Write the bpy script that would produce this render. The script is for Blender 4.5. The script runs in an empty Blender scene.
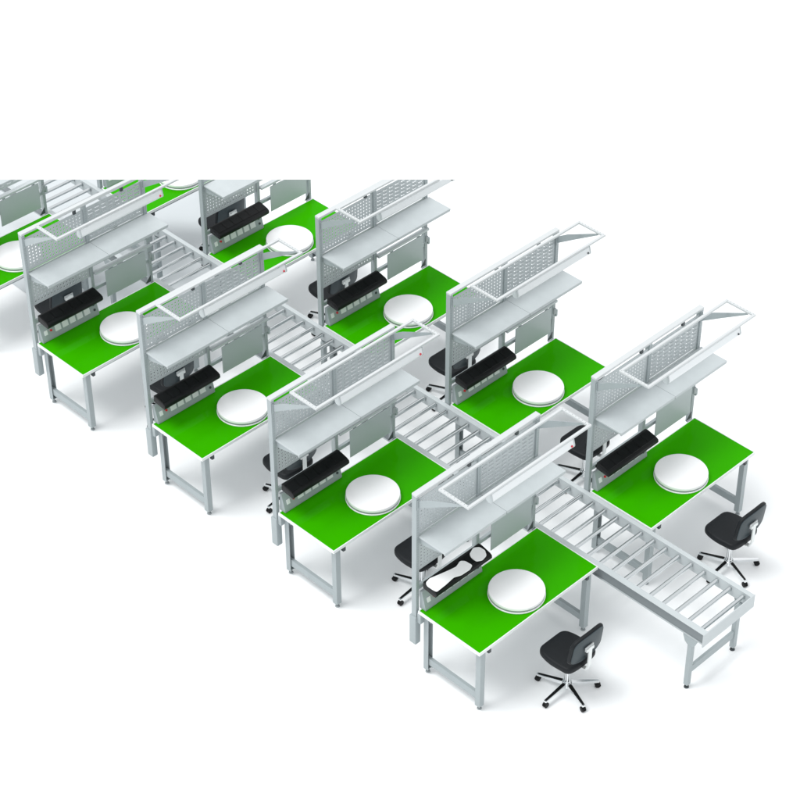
import bpy, bmesh, math, random
from mathutils import Vector, Matrix
random.seed(4)
sc = bpy.context.scene
COL = sc.collection
PI = math.pi

# ------------------------------------------------------------------ materials
def mat(name, col, rough=0.5, metal=0.0, spec=0.5, coat=0.0, noise=0.0, nscale=30.0, bump=0.0, bscale=400.0, trans=0.0):
    m = bpy.data.materials.new(name); m.use_nodes = True
    nt = m.node_tree; b = nt.nodes['Principled BSDF']
    b.inputs['Base Color'].default_value = (*col, 1)
    b.inputs['Roughness'].default_value = rough
    b.inputs['Metallic'].default_value = metal
    b.inputs['Specular IOR Level'].default_value = spec
    b.inputs['Coat Weight'].default_value = coat
    b.inputs['Transmission Weight'].default_value = trans
    tc = nt.nodes.new('ShaderNodeTexCoord')
    if noise:
        n = nt.nodes.new('ShaderNodeTexNoise'); n.inputs['Scale'].default_value = nscale
        n.inputs['Detail'].default_value = 5
        nt.links.new(tc.outputs['Object'], n.inputs['Vector'])
        r = nt.nodes.new('ShaderNodeMapRange')
        r.inputs['From Min'].default_value = 0.3; r.inputs['From Max'].default_value = 0.7
        r.inputs['To Min'].default_value = 1 - noise; r.inputs['To Max'].default_value = 1 + noise
        nt.links.new(n.outputs['Fac'], r.inputs['Value'])
        mx = nt.nodes.new('ShaderNodeMix'); mx.data_type = 'RGBA'; mx.blend_type = 'MULTIPLY'
        mx.inputs[0].default_value = 1
        mx.inputs[6].default_value = (*col, 1)
        nt.links.new(r.outputs['Result'], mx.inputs[7])
        nt.links.new(mx.outputs[2], b.inputs['Base Color'])
        r2 = nt.nodes.new('ShaderNodeMapRange')
        r2.inputs['To Min'].default_value = max(0, rough - 0.06); r2.inputs['To Max'].default_value = rough + 0.06
        nt.links.new(n.outputs['Fac'], r2.inputs['Value'])
        nt.links.new(r2.outputs['Result'], b.inputs['Roughness'])
    if bump:
        n = nt.nodes.new('ShaderNodeTexNoise'); n.inputs['Scale'].default_value = bscale
        nt.links.new(tc.outputs['Object'], n.inputs['Vector'])
        bp = nt.nodes.new('ShaderNodeBump'); bp.inputs['Strength'].default_value = bump
        bp.inputs['Distance'].default_value = 0.002
        nt.links.new(n.outputs['Fac'], bp.inputs['Height'])
        nt.links.new(bp.outputs['Normal'], b.inputs['Normal'])
    return m

M = dict(
    frame=mat('light_grey_powder_coat', (0.34, 0.385, 0.395), 0.42, noise=0.03, nscale=8, bump=0.05),
    panel=mat('grey_panel_paint', (0.45, 0.49, 0.50), 0.45, noise=0.03, nscale=8, bump=0.05),
    shelf=mat('pale_grey_shelf_paint', (0.47, 0.51, 0.52), 0.45, noise=0.03, nscale=9, bump=0.08),
    white=mat('white_powder_coat', (0.55, 0.575, 0.58), 0.35, noise=0.01, nscale=9),
    green=mat('glossy_green_mat', (0.030, 0.35, 0.0), 0.05, spec=0.02, noise=0.03, nscale=3),
    edge=mat('white_edge_banding', (0.76, 0.79, 0.78), 0.4),
    board=mat('grey_green_glossy_board', (0.42, 0.46, 0.475), 0.30, spec=0.25),
    black=mat('black_plastic', (0.003, 0.0035, 0.004), 0.42, spec=0.22, noise=0.15, nscale=20),
    seat=mat('charcoal_polyurethane', (0.007, 0.009, 0.011), 0.55, spec=0.25, noise=0.12, nscale=18, bump=0.3, bscale=160),
    shell=mat('slate_backrest_shell', (0.030, 0.045, 0.052), 0.45, spec=0.3, noise=0.06, nscale=20),
    chrome=mat('polished_aluminium', (0.82, 0.84, 0.85), 0.14, metal=1.0),
    roller=mat('brushed_steel_roller', (0.62, 0.65, 0.66), 0.10, metal=1.0),
    rail=mat('conveyor_rail_paint', (0.48, 0.52, 0.53), 0.4, noise=0.03, nscale=6),
    disc=mat('white_laminate', (0.93, 0.935, 0.94), 0.3, noise=0.01, nscale=5),
    groove=mat('grey_bearing_band', (0.30, 0.33, 0.34), 0.4),
    dark=mat('dark_grey_bracket', (0.045, 0.055, 0.06), 0.5),
    red=mat('red_switch_plastic', (0.62, 0.02, 0.04), 0.35),
    socket=mat('white_socket_plastic', (0.80, 0.81, 0.82), 0.35),
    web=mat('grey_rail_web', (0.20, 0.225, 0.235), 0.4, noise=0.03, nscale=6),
    greyfloor=mat('grey_floor_coating', (0.55, 0.585, 0.60), 0.35, spec=0.25, noise=0.015, nscale=1.5),
    cutout_fill=mat('white_cutout_fill', (0.9, 0.9, 0.9), 0.8),
    diffuser=mat('opal_lamp_cover', (0.74, 0.77, 0.78), 0.3),
    floor=mat('pale_floor', (0.91, 0.925, 0.93), 0.35, spec=0.25, noise=0.01, nscale=1.5),
)

# ------------------------------------------------------------------ mesh helpers
def box(bm, x0, x1, y0, y1, z0, z1, bev=0.0):
    if bev:
        t = bmesh.new(); box(t, x0, x1, y0, y1, z0, z1)
        bmesh.ops.bevel(t, geom=t.edges[:], offset=bev, segments=2, profile=0.6, affect='EDGES')
        me = bpy.data.meshes.new('tmp'); t.to_mesh(me); t.free(); bm.from_mesh(me); bpy.data.meshes.remove(me)
        return
    v = [bm.verts.new((x, y, z)) for x in (x0, x1) for y in (y0, y1) for z in (z0, z1)]
    for f in ((0,1,3,2),(4,6,7,5),(0,4,5,1),(2,3,7,6),(0,2,6,4),(1,5,7,3)):
        bm.faces.new([v[i] for i in f])

def prism(bm, pts, axis, a, b, bev=0.0):
    """pts: 2D outline in the two other axes (cyclic order), extruded along axis from a to b"""
    t = bmesh.new()
    def P(p, h):
        return {'x': (h, p[0], p[1]), 'y': (p[0], h, p[1]), 'z': (p[0], p[1], h)}[axis]
    lo = [t.verts.new(P(p, a)) for p in pts]; hi = [t.verts.new(P(p, b)) for p in pts]
    n = len(pts)
    t.faces.new(lo[::-1]); t.faces.new(hi)
    for i in range(n):
        t.faces.new((lo[i], lo[(i+1) % n], hi[(i+1) % n], hi[i]))
    bmesh.ops.recalc_face_normals(t, faces=t.faces[:])
    if bev:
        es = [e for e in t.edges if (e.verts[0] in lo) == (e.verts[1] in lo)]
        bmesh.ops.bevel(t, geom=es, offset=bev, segments=3, profile=0.5, affect='EDGES')
    me = bpy.data.meshes.new('tmp'); t.to_mesh(me); t.free(); bm.from_mesh(me); bpy.data.meshes.remove(me)

def cyl(bm, p0, p1, r0, r1=None, seg=24, caps=True):
    r1 = r0 if r1 is None else r1
    p0, p1 = Vector(p0), Vector(p1); d = p1 - p0
    m = Matrix.Translation((p0 + p1) / 2) @ d.to_track_quat('Z', 'Y').to_matrix().to_4x4()
    bmesh.ops.create_cone(bm, cap_ends=caps, segments=seg, radius1=r0, radius2=r1, depth=d.length, matrix=m)

def lathe(bm, prof, cx, cy, seg=72):
    rings = []
    for r, z in prof:
        if r < 1e-6: rings.append([bm.verts.new((cx, cy, z))])
        else: rings.append([bm.verts.new((cx + r*math.cos(2*PI*i/seg), cy + r*math.sin(2*PI*i/seg), z)) for i in range(seg)])
    for a, b in zip(rings, rings[1:]):
        if len(a) == 1 and len(b) == 1: continue
        for i in range(seg):
            j = (i+1) % seg
            q = ([a[0]] if len(a) == 1 else [a[i], a[j]]) + ([b[0]] if len(b) == 1 else [b[j], b[i]])
            if len(q) > 2: bm.faces.new(q)

def obj(name, bm, m, parent=None, smooth=False, label=None, ang=35):
    bmesh.ops.recalc_face_normals(bm, faces=bm.faces[:])
    me = bpy.data.meshes.new(name); bm.to_mesh(me); bm.free()
    me.materials.append(m)
    if smooth: me.shade_smooth(); me.set_sharp_from_angle(angle=math.radians(ang))
    o = bpy.data.objects.new(name, me); COL.objects.link(o)
    if parent: o.parent = parent
    if label: o['label'] = label
    return o

def empty(name, loc=(0,0,0)):
    o = bpy.data.objects.new(name, None); o.empty_display_size = 0.1
    COL.objects.link(o); o.location = loc
    return o

def tag(o, label, cat, group=None):
    o['label'] = label; o['category'] = cat
    if group: o['group'] = group

def copy_tree(o, parent=None):
    c = o.copy(); COL.objects.link(c)
    if parent: c.parent = parent
    for ch in [k for k in o.children]:
        copy_tree(ch, c)
    return c

def plate_with_holes(bm, y0, y1, z0, z1, x0, x1, ny, nz, hw, hh, n, margin_y, margin_z):
    """plate in the YZ plane between x0 (back) and x1 (front) with ny*nz through holes of n corners"""
    ya, yb, za, zb = y0+margin_y, y1-margin_y, z0+margin_z, z1-margin_z
    cw, chh = (yb-ya)/ny, (zb-za)/nz
    V = {}
    def v(x, y, z):
        k = (round(x, 5), round(y, 5), round(z, 5))
        if k not in V: V[k] = bm.verts.new(k)
        return V[k]
    for x in (x0, x1):
        # margins
        for (a, b, c, d) in ((y0, ya, za, zb), (yb, y1, za, zb)):
            bm.faces.new([v(x, a, c), v(x, b, c), v(x, b, d), v(x, a, d)])
        for (c, d) in ((z0, za), (zb, z1)):
            bm.faces.new([v(x, y0, c), v(x, y1, c), v(x, y1, d), v(x, y0, d)])
    for i in range(ny):
        for j in range(nz):
            cy, cz = ya+(i+.5)*cw, za+(j+.5)*chh
            if n == 4: H = [(-hw, -hh), (hw, -hh), (hw, hh), (-hw, hh)]
            else: H = [(hw*math.cos(PI/8+k*PI/4), hh*math.sin(PI/8+k*PI/4)) for k in (4,5,6,7,0,1,2,3)]
            C = [(-cw/2, -chh/2), (cw/2, -chh/2), (cw/2, chh/2), (-cw/2, chh/2)]
            for x in (x0, x1):
                h = [v(x, cy+a, cz+b) for a, b in H]; c = [v(x, cy+a, cz+b) for a, b in C]
                if n == 4:
                    for k in range(4): bm.faces.new([c[k], c[(k+1) % 4], h[(k+1) % 4], h[k]])
                else:
                    # H starts at angle 202.5deg: pairs (0)->left-bottom ...
                    # corners BL(225) lies between h0(202.5) and h1(247.5)
                    for k in range(4):
                        a, b = h[2*k], h[(2*k+1) % 8]; nx = h[(2*k+2) % 8]
                        bm.faces.new([c[k], b, a])
                        bm.faces.new([c[k], c[(k+1) % 4], nx, b])
            m = len(H)
            for k in range(m):
                a, b = H[k], H[(k+1) % m]
                bm.faces.new([v(x0, cy+a[0], cz+a[1]), v(x0, cy+b[0], cz+b[1]), v(x1, cy+b[0], cz+b[1]), v(x1, cy+a[0], cz+a[1])])
    for (a, b) in (((y0, z0), (y1, z0)), ((y1, z0), (y1, z1)), ((y1, z1), (y0, z1)), ((y0, z1), (y0, z0))):
        bm.faces.new([v(x0, *a), v(x0, *b), v(x1, *b), v(x1, *a)])

# ------------------------------------------------------------------ workstation
L, D, T = 1.492, 0.720, 0.750       # bench length, depth, top height
MID = 0.752
def make_station():
    root = empty('workbench')
    t = bmesh.new(); box(t, 0.007, D-0.007, 0.007, L-0.007, T-0.026, T-0.003, 0)
    top = obj('tabletop', t, M['frame'], root)
    t = bmesh.new(); box(t, 0.0090, D-0.0090, 0.0090, L-0.0090, T-0.0029, T-0.0003, 0)
    obj('green_mat', t, M['green'], top)
    t = bmesh.new()   # white edge band, 2.5 mm proud and flush-cut, as four butted strips
    w = 0.0085
    for b in ((0, w, 0, L), (D-w, D, 0, L), (w, D-w, 0, w), (w, D-w, L-w, L)):
        box(t, *b, T-0.030, T+0.0012)
    obj('edge_band', t, M['edge'], top)
    # under frame + legs
    for x in (0.045, D-0.085):
        t = bmesh.new(); box(t, x, x+0.04, 0.1025, L-0.1025, T-0.080, T-0.031, 0.004)
        obj('apron', t, M['frame'], root)
    for y in (0.052, L-0.102):
        for x in (0.025, D-0.078):
            t = bmesh.new()
            
            xa, xc, tw, ys, ye = (x-0.003, x+0.051, 0.004, y-0.003, y+0.053) if x < 0.3 else (x+0.049, x-0.005, -0.004, y-0.003, y+0.053)
            prism(t, [(xa, ys), (xc, ys), (xc, ys+0.004), (xa+tw, ys+0.004), (xa+tw, ye-0.004), (xc, ye-0.004), (xc, ye), (xa, ye)], 'z', 0.045, T-0.031)
            box(t, x+0.004, x+0.042, y+0.004, y+0.046, 0.046, 0.052)
            # triangular stiffener at the top of the leg
            s = 1 if x < 0.3 else -1
            xe = x+0.046 if s > 0 else x
            prism(t, [(xe, T-0.035), (xe+s*0.075, T-0.035), (xe+s*0.075, T-0.06), (xe, T-0.15)], 'y', y+0.012, y+0.038)
            lg = obj('leg', t, M['frame'], root)
            t = bmesh.new(); cyl(t, (x+0.023, y+0.025, 0.012), (x+0.023, y+0.025, 0.046), 0.009, seg=12)
            cyl(t, (x+0.023, y+0.025, 0.0), (x+0.023, y+0.025, 0.014), 0.022, 0.018, seg=16)
            obj('foot', t, M['groove'], lg, True)
        t = bmesh.new(); box(t, 0.030, D-0.036, y+0.008, y+0.042, 0.110, 0.185, 0.004)
        obj('crossbar', t, M['frame'], root)
    for y in (0.120, L-0.135):
        t = bmesh.new(); box(t, D-0.040, D-0.004, y, y+0.030, T-0.085, T-0.031, 0.005)
        obj('clamp', t, M['dark'], root)
    # uprights
    for y in (0.0, MID-0.018, L-0.036):
        t = bmesh.new(); xb = -0.076
        # front face carries a line of slot holes: plate with holes + C-profile behind
        box(t, xb, -0.024, y, y+0.036, (0.60 if y == 0.0 else 0.68), 2.009, 0.002)
        up = obj('upright', t, M['frame'], root)
        t = bmesh.new()
        for k in range(44):
            z = 0.80+k*0.027
            box(t, -0.026, -0.0232, y+0.011, y+0.017, z, z+0.013)
            box(t, -0.026, -0.0232, y+0.022, y+0.028, z, z+0.013)
        obj('slot_row', t, M['groove'], up)
        if y == 0.0:
            t = bmesh.new()
            box(t, -0.094, -0.018, y-0.012, y+0.052, 0.335, 0.655, 0.010)
            box(t, -0.016, 0.024, y+0.006, y+0.048, 0.60, 0.715, 0.003)
            obj('sleeve', t, M['frame'], up, True)
    t = bmesh.new(); box(t, -0.077, -0.020, -0.001, L+0.001, 2.0095, 2.032, 0.004)
    tr = obj('top_rail', t, M['white'], root)
    for y in (0.62, 1.20):
        t = bmesh.new(); box(t, -0.05, -0.026, y, y+0.028, 1.960, 2.0090)
        obj('panel_clip', t, M['dark'], tr)
    # panels
    for z0, z1, nz in ((1.585, 1.960, 9), (1.165, 1.575, 10)):
        t = bmesh.new(); plate_with_holes(t, 0.0365, MID-0.0185, z0, z1, -0.0455, -0.040, 17, nz, 0.0088, 0.0088, 8, 0.022, 0.022)
        obj('perforated_panel', t, M['panel'], root)
    for z0, z1, nz in ((1.585, 1.960, 8), (1.265, 1.575, 7)):
        t = bmesh.new(); plate_with_holes(t, MID+0.0185, L-0.0365, z0, z1, -0.0455, -0.040, 8, nz, 0.027, 0.0100, 4, 0.014, 0.020)
        pw = (L-0.0365-MID-0.0185-0.028)/8; ph = (z1-z0-0.040)/nz
        for i in range(8):
            for j in range(nz):
                cy = MID+0.0185+0.014+(i+.5)*pw; cz = z0+0.020+(j+.5)*ph
                prism(t, [(-0.0398, cz+0.0145), (-0.0315, cz+0.0110), (-0.0315, cz+0.0060), (-0.0330, cz+0.0060), (-0.0335, cz+0.0095), (-0.0398, cz+0.0105)], 'y', cy-0.027, cy+0.027)
        obj('slotted_panel', t, M['panel'], root)
    t = bmesh.new()
    box(t, -0.046, 0.004, MID+0.02, L-0.002, 1.186, 1.212, 0.003)
    obj('hanging_rail', t, M['shelf'], root)
    t = bmesh.new()
    box(t, -0.060, -0.030, MID+0.019, L-0.037, 0.985, 1.022, 0.002)
    obj('cross_rail', t, M['frame'], root)
    t = bmesh.new(); box(t, -0.004, 0.004, 0.892, 1.402, 0.862, 1.172, 0.002)
    bd = obj('display_board', t, M['board'], root)
    for y in (0.95, 1.33):
        t = bmesh.new(); box(t, -0.020, -0.0045, y, y+0.03, 1.02, 1.185)
        obj('hanger', t, M['frame'], bd)
    t = bmesh.new(); prism(t, [(1.385, 0.76), (1.455, 0.76), (1.455, 0.835)], 'x', -0.018, -0.012)
    obj('corner_triangle', t, M['dark'], root)  # dark triangle beside the board's lower right corner
    for y in (0.40,):
        t = bmesh.new(); box(t, -0.058, -0.030, 0.0365, MID-0.0185, 0.955, 0.995)
        obj('tray_rail', t, M['frame'], root)
    # shelves
    for y0, y1 in ((0.028, 0.766), (0.769, 1.508)):
        t = bmesh.new()
        box(t, -0.022, 0.282, y0, y1, 1.557, 1.573, 0.002)
        box(t, 0.266, 0.281, y0+0.003, y1-0.003, 1.543, 1.5565)
        sh = obj('shelf', t, M['shelf'], root)
        for y in (y0+0.012, y1-0.016):
            t = bmesh.new()
            prism(t, [(-0.022, 1.5565), (0.26, 1.5565), (0.26, 1.545), (0.03, 1.49), (-0.022, 1.49)], 'y', y, y+0.004)
            obj('shelf_bracket', t, M['frame'], sh)
    # lamp frame on arms
    for y in (0.022, L-0.026):
        t = bmesh.new()
        prism(t, [(-0.022, 1.885), (-0.022, 1.962), (0.10, 2.045), (0.475, 2.236), (0.475, 2.216), (0.20, 2.035)], 'y', y-0.002, y+0.002)
        box(t, -0.0225, -0.016, y-0.016, y+0.012, 1.87, 1.975, 0.001)
        obj('support_arm', t, M['frame'], root)
    t = bmesh.new(); a, b, c, d = 0.215, 0.548, 0.008, L-0.008; w = 0.026; z0, z1 = 2.230, 2.250
    box(t, a, a+w, c, d, z0, z1, 0.003); box(t, b-w, b, c, d, z0, z1, 0.003)
    box(t, a+w-0.002, b-w+0.002, c+0.0005, c+w, z0+0.0005, z1-0.0005, 0.002)
    box(t, a+w-0.002, b-w+0.002, d-w, d-0.0005, z0+0.0005, z1-0.0005, 0.002)
    fr = obj('lamp_frame', t, M['white'], root)
    for y in (c+w/2, d-w/2):
        for k in range(9):
            x = a+0.02+k*(b-a-0.04)/8
            t = bmesh.new(); cyl(t, (x, y, z1-0.001), (x, y, z1+0.0004), 0.0042, seg=10)
            obj('screw', t, M['groove'], fr)
    # lamp under the front bar
    t = bmesh.new()
    pts = [(0.508, 2.216), (0.490, 2.165)] + [(0.522+0.033*math.cos(s), 2.157+0.030*math.sin(s)) for s in [PI+PI*k/10 for k in range(11)]] + [(0.554, 2.165), (0.540, 2.216)]
    prism(t, pts, 'y', 0.288, 1.262)
    lp = obj('lamp', t, M['diffuser'], root, True, ang=40)
    for y in (0.276, 1.2622):
        t = bmesh.new(); prism(t, [(0.52+(p[0]-0.52)*1.06, 2.158+(p[1]-2.158)*1.06) for p in pts], 'y', y, y+0.0118)
        obj('end_cap', t, M['shelf'], lp)
    t = bmesh.new(); cyl(t, (0.551, 1.235, 2.168), (0.562, 1.235, 2.166), 0.0095, seg=14)
    obj('lamp_switch', t, M['red'], lp)
    for y in (0.36, 1.18):
        t = bmesh.new(); box(t, 0.512, 0.528, y, y+0.02, 2.2155, 2.2305)
        obj('lamp_hanger', t, M['white'], lp)
    t = bmesh.new(); box(t, -0.070, -0.012, L+0.0005, L+0.026, 1.00, 1.075, 0.004)
    obj('side_bracket', t, M['frame'], root)
    t = bmesh.new(); box(t, -0.023, -0.008, L-0.034, L-0.004, 1.04, 1.11, 0.004)
    obj('side_bracket', t, M['groove'], root)
    # socket panel
    t = bmesh.new()
    prism(t, [(-0.018, 0.753), (0.052, 0.753), (0.052, 0.772), (0.006, 0.945), (-0.018, 0.945)], 'y', 0.040, 0.735, 0.0)
    sp = obj('socket_panel', t, M['frame'], root)
    nx, nz = 0.173, 0.046; n_ = math.hypot(nx, nz); nx /= n_; nz /= n_
    def slab(t, y0, y1, s0, s1, h0, h1):
        # s along the slope (0 bottom..1 top)
        def P(y, s, h): return (0.052-0.046*s+nx*h, y, 0.772+0.173*s+nz*h)
        v = [t.verts.new(P(y, s, h)) for y in (y0, y1) for s in (s0, s1) for h in (h0, h1)]
        for f in ((0,1,3,2),(4,6,7,5),(0,4,5,1),(2,3,7,6),(0,2,6,4),(1,5,7,3)): t.faces.new([v[i] for i in f])
    t = bmesh.new(); slab(t, 0.075, 0.112, 0.30, 0.56, 0.0005, 0.006); obj('rocker_switch', t, M['socket'], sp)
    t = bmesh.new(); cyl(t, (0.052-0.046*.45, 0.155, 0.772+0.173*.45), (0.052-0.046*.45+nx*0.012, 0.155, 0.772+0.173*.45+nz*0.012), 0.011, seg=16)
    obj('red_button', t, M['red'], sp)
    for k in range(5):
        t = bmesh.new(); y = 0.205+k*0.090; slab(t, y, y+0.068, 0.24, 0.72, 0.0005, 0.005)
        obj('power_socket', t, M['socket'], sp)
    for s in (.3, .62):
        t = bmesh.new(); cyl(t, (0.052-0.046*s, 0.690, 0.772+0.173*s), (0.052-0.046*s+nx*0.006, 0.690, 0.772+0.173*s+nz*0.006), 0.013, seg=14)
        obj('air_port', t, M['dark'], sp)
    return root

def make_tray():
    root = empty('parts_tray')
    y0, y1 = 0.026, 0.702
    t = bmesh.new()
    prism(t, [(0.032, 1.093), (0.060, 1.098), (0.165, 1.073), (0.190, 1.058), (0.194, 1.030), (0.178, 1.006), (0.032, 1.022)], 'y', y0, y1, 0.003)
    prism(t, [(-0.0285, 0.96), (-0.022, 0.96), (0.0325, 1.025), (0.0325, 1.06), (-0.0285, 0.992)], 'y', 0.09, 0.096); prism(t, [(-0.0285, 0.96), (-0.022, 0.96), (0.0325, 1.025), (0.0325, 1.06), (-0.0285, 0.992)], 'y', 0.63, 0.636)
    obj('tray_body', t, M['black'], root, True)
    for k in range(6):
        # shallow raised lid of each compartment, 2 mm gaps between
        ya = y0+0.006+k*(y1-y0-0.012)/6; yb = ya+(y1-y0-0.012)/6-0.004
        t = bmesh.new()
        prism(t, [(0.062, 1.0985), (0.064, 1.104), (0.165, 1.080), (0.167, 1.0733)], 'y', ya, yb, 0)
        obj('compartment', t, M['black'], root)
    return root

def make_disc():
    root = empty('turntable')
    t = bmesh.new(); R = 0.246
    lathe(t, [(0, 0.782), (R-0.002, 0.782), (R, 0.785), (R, 0.788), (R, 0.806), (R-0.002, 0.811), (R-0.007, 0.814), (0, 0.814)], 0, 0, 96)
    obj('disc_top', t, M['disc'], root, True)
    t = bmesh.new(); lathe(t, [(0, 0.7645), (R-0.0015, 0.7645), (R-0.0015, 0.7815), (0, 0.7815)], 0, 0, 72)
    obj('bearing_ring', t, M['groove'], root, True)
    t = bmesh.new(); lathe(t, [(0, 0.7515), (R-0.004, 0.7515), (R+0.004, 0.754), (R+0.004, 0.762), (R+0.001, 0.764), (0, 0.764)], 0, 0, 96)
    obj('disc_base', t, M['disc'], root, True)
    return root

def rounded(pts, r, seg=6):
    out = []; n = len(pts)
    for i in range(n):
        p = Vector(pts[i]); a = (Vector(pts[i-1])-p); b = (Vector(pts[(i+1) % n])-p)
        rr = r[i] if isinstance(r, (list, tuple)) else r
        d = min(rr, a.length*.49, b.length*.49)
        p0 = p+a.normalized()*d; p1 = p+b.normalized()*d
        for k in range(seg+1):
            s = k/seg; out.append(tuple((1-s)**2*p0 + 2*s*(1-s)*p + s*s*p1))
    return out

def make_chair():
    root = empty('swivel_chair')      # origin at the hub on the floor; faces -X
    # seat
    o = rounded([(-0.215, -0.165), (-0.06, -0.205), (0.155, -0.185), (0.175, -0.08), (0.175, 0.08), (0.155, 0.185), (-0.06, 0.205), (-0.215, 0.165)], [.07,.08,.09,.04,.04,.09,.08,.07])
    t = bmesh.new(); prism(t, o, 'z', 0.418, 0.485, 0.022)
    obj('seat', t, M['seat'], root, True)
    t = bmesh.new(); box(t, -0.08, 0.10, -0.07, 0.07, 0.385, 0.417, 0.006); cyl(t, (0.0, 0.07, 0.40), (0.0, 0.19, 0.405), 0.006, seg=10)
    obj('seat_mechanism', t, M['black'], root)
    # backrest, slightly reclined: outline in (y,z) then sheared
    o = rounded([(-0.205, 0.565), (-0.195, 0.815), (-0.09, 0.855), (0.09, 0.855), (0.195, 0.815), (0.205, 0.565), (0.10, 0.530), (-0.10, 0.530)], [.06,.08,.06,.06,.08,.06,.05,.05])
    def tilt(bm):
        for v in bm.verts:
            v.co.x += 0.12*(v.co.z-0.53) - 0.55*v.co.y**2
    t = bmesh.new(); prism(t, o, 'x', 0.150, 0.186, 0.014); tilt(t)
    bk = obj('backrest', t, M['seat'], root, True)
    o2 = [(y*0.94, 0.692+(z-0.692)*0.93) for y, z in o]
    t = bmesh.new(); prism(t, o2, 'x', 0.1862, 0.194, 0.003); tilt(t)
    obj('backrest_shell', t, M['shell'], bk, True)
    # spine : T bracket + bar that bends under the seat
    t = bmesh.new()
    box(t, 0.2085, 0.218, -0.052, 0.052, 0.655, 0.700, 0.003)
    obj('spine_plate', t, M['white'], root)
    t = bmesh.new()
    prism(t, [(0.2185, 0.690), (0.230, 0.690), (0.230, 0.47), (0.205, 0.404), (0.105, 0.392), (0.105, 0.402), (0.196, 0.414), (0.218, 0.475)], 'y', -0.020, 0.020)
    box(t, 0.2185, 0.229, -0.047, 0.047, 0.650, 0.680, 0.002)
    obj('spine', t, M['edge'], root)
    # column
    t = bmesh.new(); cyl(t, (0, 0, 0.10), (0, 0, 0.27), 0.027); cyl(t, (0, 0, 0.27), (0, 0, 0.386), 0.016)
    obj('gas_column', t, M['chrome'], root, True)
    t = bmesh.new(); cyl(t, (0, 0, 0.062), (0, 0, 0.118), 0.043, 0.032, 32)
    obj('hub', t, M['chrome'], root, True)
    for k in range(5):
        a = math.radians(54+72*k); ca, sa = math.cos(a), math.sin(a)
        def W(r, s, z): return (r*ca-s*sa, r*sa+s*ca, z)
        def arm(t, r0, r1, w0, w1, zt0, zt1, zb0, zb1):
            v = [t.verts.new(W(*p)) for p in ((r0, -w0, zb0), (r0, w0, zb0), (r0, w0, zt0), (r0, -w0, zt0), (r1, -w1, zb1), (r1, w1, zb1), (r1, w1, zt1), (r1, -w1, zt1))]
            for f in ((0,1,2,3),(4,7,6,5),(0,4,5,1),(1,5,6,2),(2,6,7,3),(3,7,4,0)): t.faces.new([v[i] for i in f])
            bmesh.ops.bevel(t, geom=t.edges[:], offset=0.003, segments=2, affect='EDGES')
        t = bmesh.new(); arm(t, 0.035, 0.285, 0.020, 0.014, 0.108, 0.078, 0.068, 0.058)
        ar = obj('base_arm', t, M['chrome'], root)
        if k in (1, 2, 3, 4):
            t = bmesh.new(); arm(t, 0.045, 0.272, 0.014, 0.010, 0.1125, 0.0835, 0.100, 0.070)
            obj('arm_dark_strip', t, M['black'], ar)  # black arm sides and the seat mirrored in chrome, painted as one strip
        t = bmesh.new()
        for s in (-0.017, 0.005): cyl(t, W(0.272, s, 0.026), W(0.272, s+0.013, 0.026), 0.026, seg=20)
        cyl(t, W(0.268, 0, 0.026), W(0.268, 0, 0.060), 0.007, seg=10)
        for s in (-0.019,): cyl(t, W(0.272, -0.019, 0.03), W(0.272, 0.019, 0.03), 0.019, seg=14)
        obj('caster', t, M['black'], ar, True)
    return root

# ------------------------------------------------------------------ floor
FX0, FX1, FY0, FY1 = -60, 14, -30, 80
t = bmesh.new(); v = [t.verts.new(p) for p in ((FX0, FY0, 0), (FX1, FY0, 0), (FX1, FY1, 0), (FX0, FY1, 0))]; t.faces.new(v)
fl = obj('floor', t, M['floor']); fl['kind'] = 'structure'

t = bmesh.new(); v = [t.verts.new(p) for p in ((-12, 1.0, 0.004), (-5.35, 1.0, 0.004), (-5.35, 3.66, 0.004), (-12, 3.66, 0.004))]; t.faces.new(v)
fl = obj('grey_floor', t, M['greyfloor']); fl['kind'] = 'structure'

# ------------------------------------------------------------------ the lines of benches
S = 1.76; GAP = 0.698; YB = L + GAP
ORD = ['front-most', 'second from the front', 'third from the front', 'fourth from the front', 'rear-most']
st0, tr0, tt0, ch0 = make_station(), make_tray(), make_disc(), make_chair()
black_switch = bpy.data.objects['lamp_switch'].data.copy(); black_switch.materials[0] = M['dark']
first = True
ALL = []
for side in (0, 1):
    where = 'left' if side == 0 else 'right'
    for i in range(5):
        if first: st, trr, tt, ch = st0, tr0, tt0, ch0
        else: st, trr, tt, ch = (copy_tree(o) for o in (st0, tr0, tt0, ch0))
        first = False
        x = -i*S + (0.015 if side else 0); y = YB*side
        st.location = (x, y, 0); trr.location = (x, y, 0)
        tt.location = (x+0.45, y+0.742, 0)
        ch.location = (x+(1.065 if side else 1.052), y+0.762, 0)
        q = ORD[i]
        tag(st, f'green-topped workbench with tall perforated back, {q} in the row {where} of conveyor', 'workbench', 'green workbenches along the conveyor')
        tag(trr, f'black parts tray on the bench {q} in the row {where} of conveyor', 'parts tray', 'black parts trays on the workbenches')
        tag(tt, f'white turntable on the green bench {q} in row {where} of conveyor', 'turntable', 'white turntables on the benches')
        tag(ch, f'black swivel chair at the bench {q} in the row {where} of conveyor', 'chair', 'black swivel chairs at the benches')
        if side:
            for u in st.children_recursive:
                if u.name.startswith('lamp_switch'): u.data = black_switch
            for u in [k for k in st.children if k.name.startswith('upright')]:
                for k in [k for k in u.children if k.name.startswith('sleeve')]: bpy.data.objects.remove(k)
        ALL += [st, trr, tt, ch]

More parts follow.
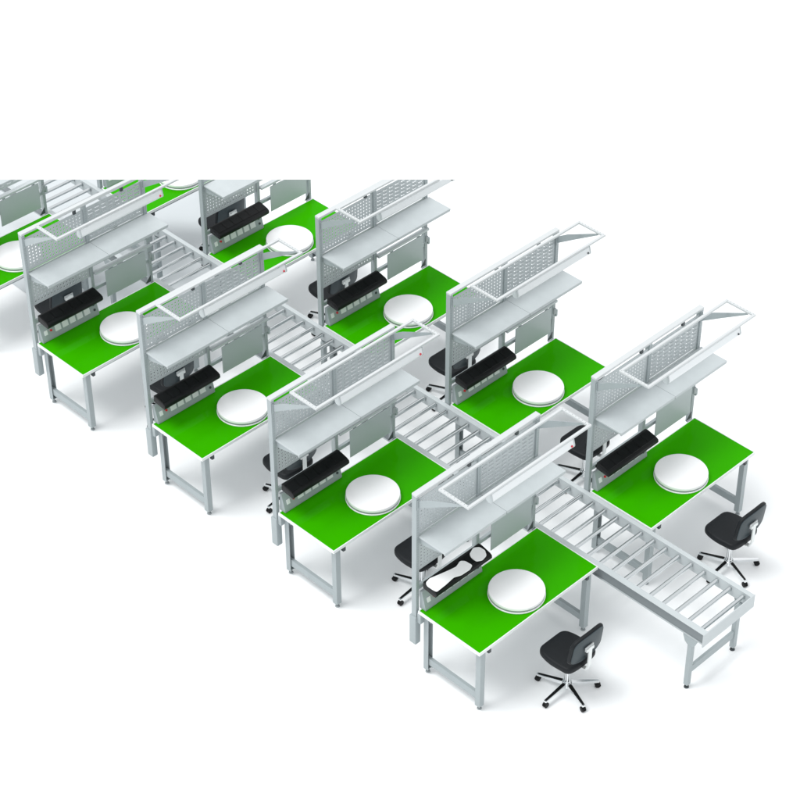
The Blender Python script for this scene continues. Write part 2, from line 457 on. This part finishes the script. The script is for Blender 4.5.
# added white sheets in place of blank cut-out holes over the front-left tray
def sheet(pts, label):
    t = bmesh.new()
    lo, hi = [], []
    sm = rounded(pts, 0.014, 3)
    def zt(x): return 1.108 - 0.238*(x-0.062)
    for k, (x, y) in enumerate(sm):
        lo.append(t.verts.new((x, y, zt(x)))); hi.append(t.verts.new((x, y, zt(x)+0.006)))
    t.faces.new(lo[::-1]); t.faces.new(hi); n = len(sm)
    for k in range(n): t.faces.new((lo[k], lo[(k+1) % n], hi[(k+1) % n], hi[k]))
    bmesh.ops.triangulate(t, faces=t.faces[:])
    o = obj('cutout_fill_sheet', t, M['cutout_fill']); tag(o, label, 'foam sheet', 'white sheets added over cut-out holes in the front-left tray')
    return o
sheet([(0.069, 0.021), (0.056, 0.078), (0.078, 0.183), (0.097, 0.284), (0.106, 0.35), (0.084, 0.418), (0.11, 0.453), (0.178, 0.472), (0.196, 0.422), (0.192, 0.319), (0.17, 0.254), (0.182, 0.152), (0.188, 0.032), (0.16, 0.020), (0.099, 0.008)],
      'long ragged cut-out hole, added as a white sheet covering most of the front-left black tray')
sheet([(0.082, 0.535), (0.055, 0.609), (0.081, 0.659), (0.134, 0.673), (0.179, 0.645), (0.192, 0.579), (0.169, 0.529), (0.119, 0.52)],
      'roundish cut-out hole, added as a white sheet at the right of the front-left black tray')

# ------------------------------------------------------------------ conveyor
conv = empty('roller_conveyor', (1.89, L+GAP/2, 0))
tag(conv, 'long grey roller conveyor with steel rollers running between the two rows of benches', 'conveyor')
XE, XS = 1.89, -11.0
ya, yb = L+0.003, L+GAP-0.003
zt = 0.737
def shift(t):
    for vv in t.verts: vv.co -= conv.location
def cob(name, t, m, parent=conv, smooth=False):
    shift(t); return obj(name, t, m, parent, smooth)
t = bmesh.new()
prism(t, [(ya, zt), (ya+0.062, zt), (ya+0.062, zt-0.124), (ya+0.006, zt-0.124), (ya+0.006, zt-0.119), (ya+0.057, zt-0.119), (ya+0.057, zt-0.005), (ya, zt-0.005)], 'x', XS, XE-0.004)
sr = cob('side_rail', t, M['rail'])
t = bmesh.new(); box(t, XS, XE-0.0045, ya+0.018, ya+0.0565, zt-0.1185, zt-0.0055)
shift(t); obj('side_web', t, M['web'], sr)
t = bmesh.new()
prism(t, [(yb, zt), (yb, zt-0.124), (yb-0.035, zt-0.124), (yb-0.035, zt-0.118), (yb-0.046, zt-0.118), (yb-0.046, zt)], 'x', XS, XE-0.004)
cob('side_rail', t, M['rail'])
t = bmesh.new(); box(t, XE-0.0035, XE+0.006, ya-0.004, yb+0.004, zt-0.142, zt+0.004, 0.002)
cob('end_plate', t, M['rail'])
n = 0
xr = 1.812
while xr > -8.9:
    t = bmesh.new(); zr = zt-0.036
    cyl(t, (xr, ya+0.064, zr), (xr, yb-0.062, zr), 0.0195, seg=24, caps=True)
    cyl(t, (xr, yb-0.062, zr), (xr, yb-0.0465, zr), 0.007, seg=10)
    r = cob('roller', t, M['roller'], conv, True)
    t = bmesh.new(); box(t, xr-0.013, xr+0.013, yb-0.055, yb-0.0462, zr-0.028, zr+0.010, 0.002)
    shift(t); obj('roller_bracket', t, M['groove'], r)
    xr -= 0.1425; n += 1
# legs near the visible end and further back
for xl in (1.735, -0.9, -3.5, -6.1):
    for y, s in ((ya+0.004, 1), (yb-0.052, -1)):
        t = bmesh.new()
        box(t, xl, xl+0.045, y, y+0.048, 0.04, zt-0.15, 0.005)
        prism(t, [(xl-0.055, zt-0.125), (xl+0.10, zt-0.125), (xl+0.075, zt-0.19), (xl+0.045, zt-0.215), (xl, zt-0.215), (xl-0.03, zt-0.19)], 'y', y-0.003 if s > 0 else y+0.044, y+0.004 if s > 0 else y+0.051)
        g = cob('leg', t, M['frame'])
        t = bmesh.new(); cyl(t, (xl+0.022, y+0.024, 0), (xl+0.022, y+0.024, 0.014), 0.024, 0.020, 16); cyl(t, (xl+0.022, y+0.024, 0.014), (xl+0.022, y+0.024, 0.041), 0.009, seg=10)
        shift(t); obj('foot', t, M['dark'], g, True)
    t = bmesh.new(); box(t, xl+0.008, xl+0.036, ya+0.0525, yb-0.0525, 0.17, 0.245, 0.004)
    cob('crossbar', t, M['frame'])

# ------------------------------------------------------------------ camera
cd = bpy.data.cameras.new('camera'); cam = bpy.data.objects.new('camera', cd); COL.objects.link(cam)
cam.location = (9.1146, -9.2029, 13.4554)
cam.rotation_euler = (0.9007, -0.0064, 0.7784)
cd.sensor_width = 36; cd.lens = 36*2130.2161/800
cd.shift_x = -(430.94-400)/800; cd.shift_y = -(400-385.10)/800
cd.clip_start = 0.5; cd.clip_end = 500
sc.camera = cam

# ------------------------------------------------------------------ end of the modelled area: the rear benches and the
# conveyor are only modelled up to the oblique section plane where the pictured installation stops
bpy.context.view_layer.update()
CUT_P = Vector((9.1146, -9.2029, 13.4554)); CUT_N = Vector((-0.385013, 0.382763, 0.839796))
def trim(o):
    for k in list(o.children): trim(k)
    if o.type != 'MESH': return
    mw = o.matrix_world
    ds = [(mw @ Vector(c) - CUT_P).dot(CUT_N) for c in o.bound_box]
    if max(ds) <= 0: return
    if min(ds) >= 0:
        for k in list(o.children): bpy.data.objects.remove(k)
        bpy.data.objects.remove(o); return
    bm = bmesh.new(); bm.from_mesh(o.data); inv = mw.inverted()
    co = inv @ CUT_P; no = (mw.to_3x3().transposed() @ CUT_N).normalized()
    bmesh.ops.bisect_plane(bm, geom=bm.verts[:]+bm.edges[:]+bm.faces[:], plane_co=co, plane_no=no, clear_outer=True)
    if not bm.verts:
        bm.free()
        for k in list(o.children): bpy.data.objects.remove(k)
        bpy.data.objects.remove(o); return
    me = o.data.copy(); bm.to_mesh(me); bm.free(); o.data = me
for r in ALL + [conv, fl]:
    trim(r)
    if r.type == 'EMPTY' and not r.children: bpy.data.objects.remove(r)

# ------------------------------------------------------------------ light: bright white studio
w = bpy.data.worlds.new('World'); sc.world = w; w.use_nodes = True
bg = w.node_tree.nodes['Background']; bg.inputs[0].default_value = (0.97, 0.985, 1.0, 1); bg.inputs[1].default_value = 1.08
def area(name, loc, tgt, size, power):
    ld = bpy.data.lights.new(name, 'AREA'); ld.shape = 'SQUARE'; ld.size = size; ld.energy = power
    o = bpy.data.objects.new(name, ld); COL.objects.link(o); o.location = loc
    o.rotation_euler = (Vector(tgt)-Vector(loc)).to_track_quat('-Z', 'Y').to_euler()
    return o
area('softbox_lamp', (-13.0, -20.0, 54.0), (-2.5, 2.0, 0), 24.0, 21000)

sc.view_settings.view_transform = 'Standard'; sc.view_settings.look = 'None'
sc.view_settings.exposure = 0.0; sc.view_settings.gamma = 1.0
sc.render.film_transparent = False
sc.cycles.max_bounces = 8
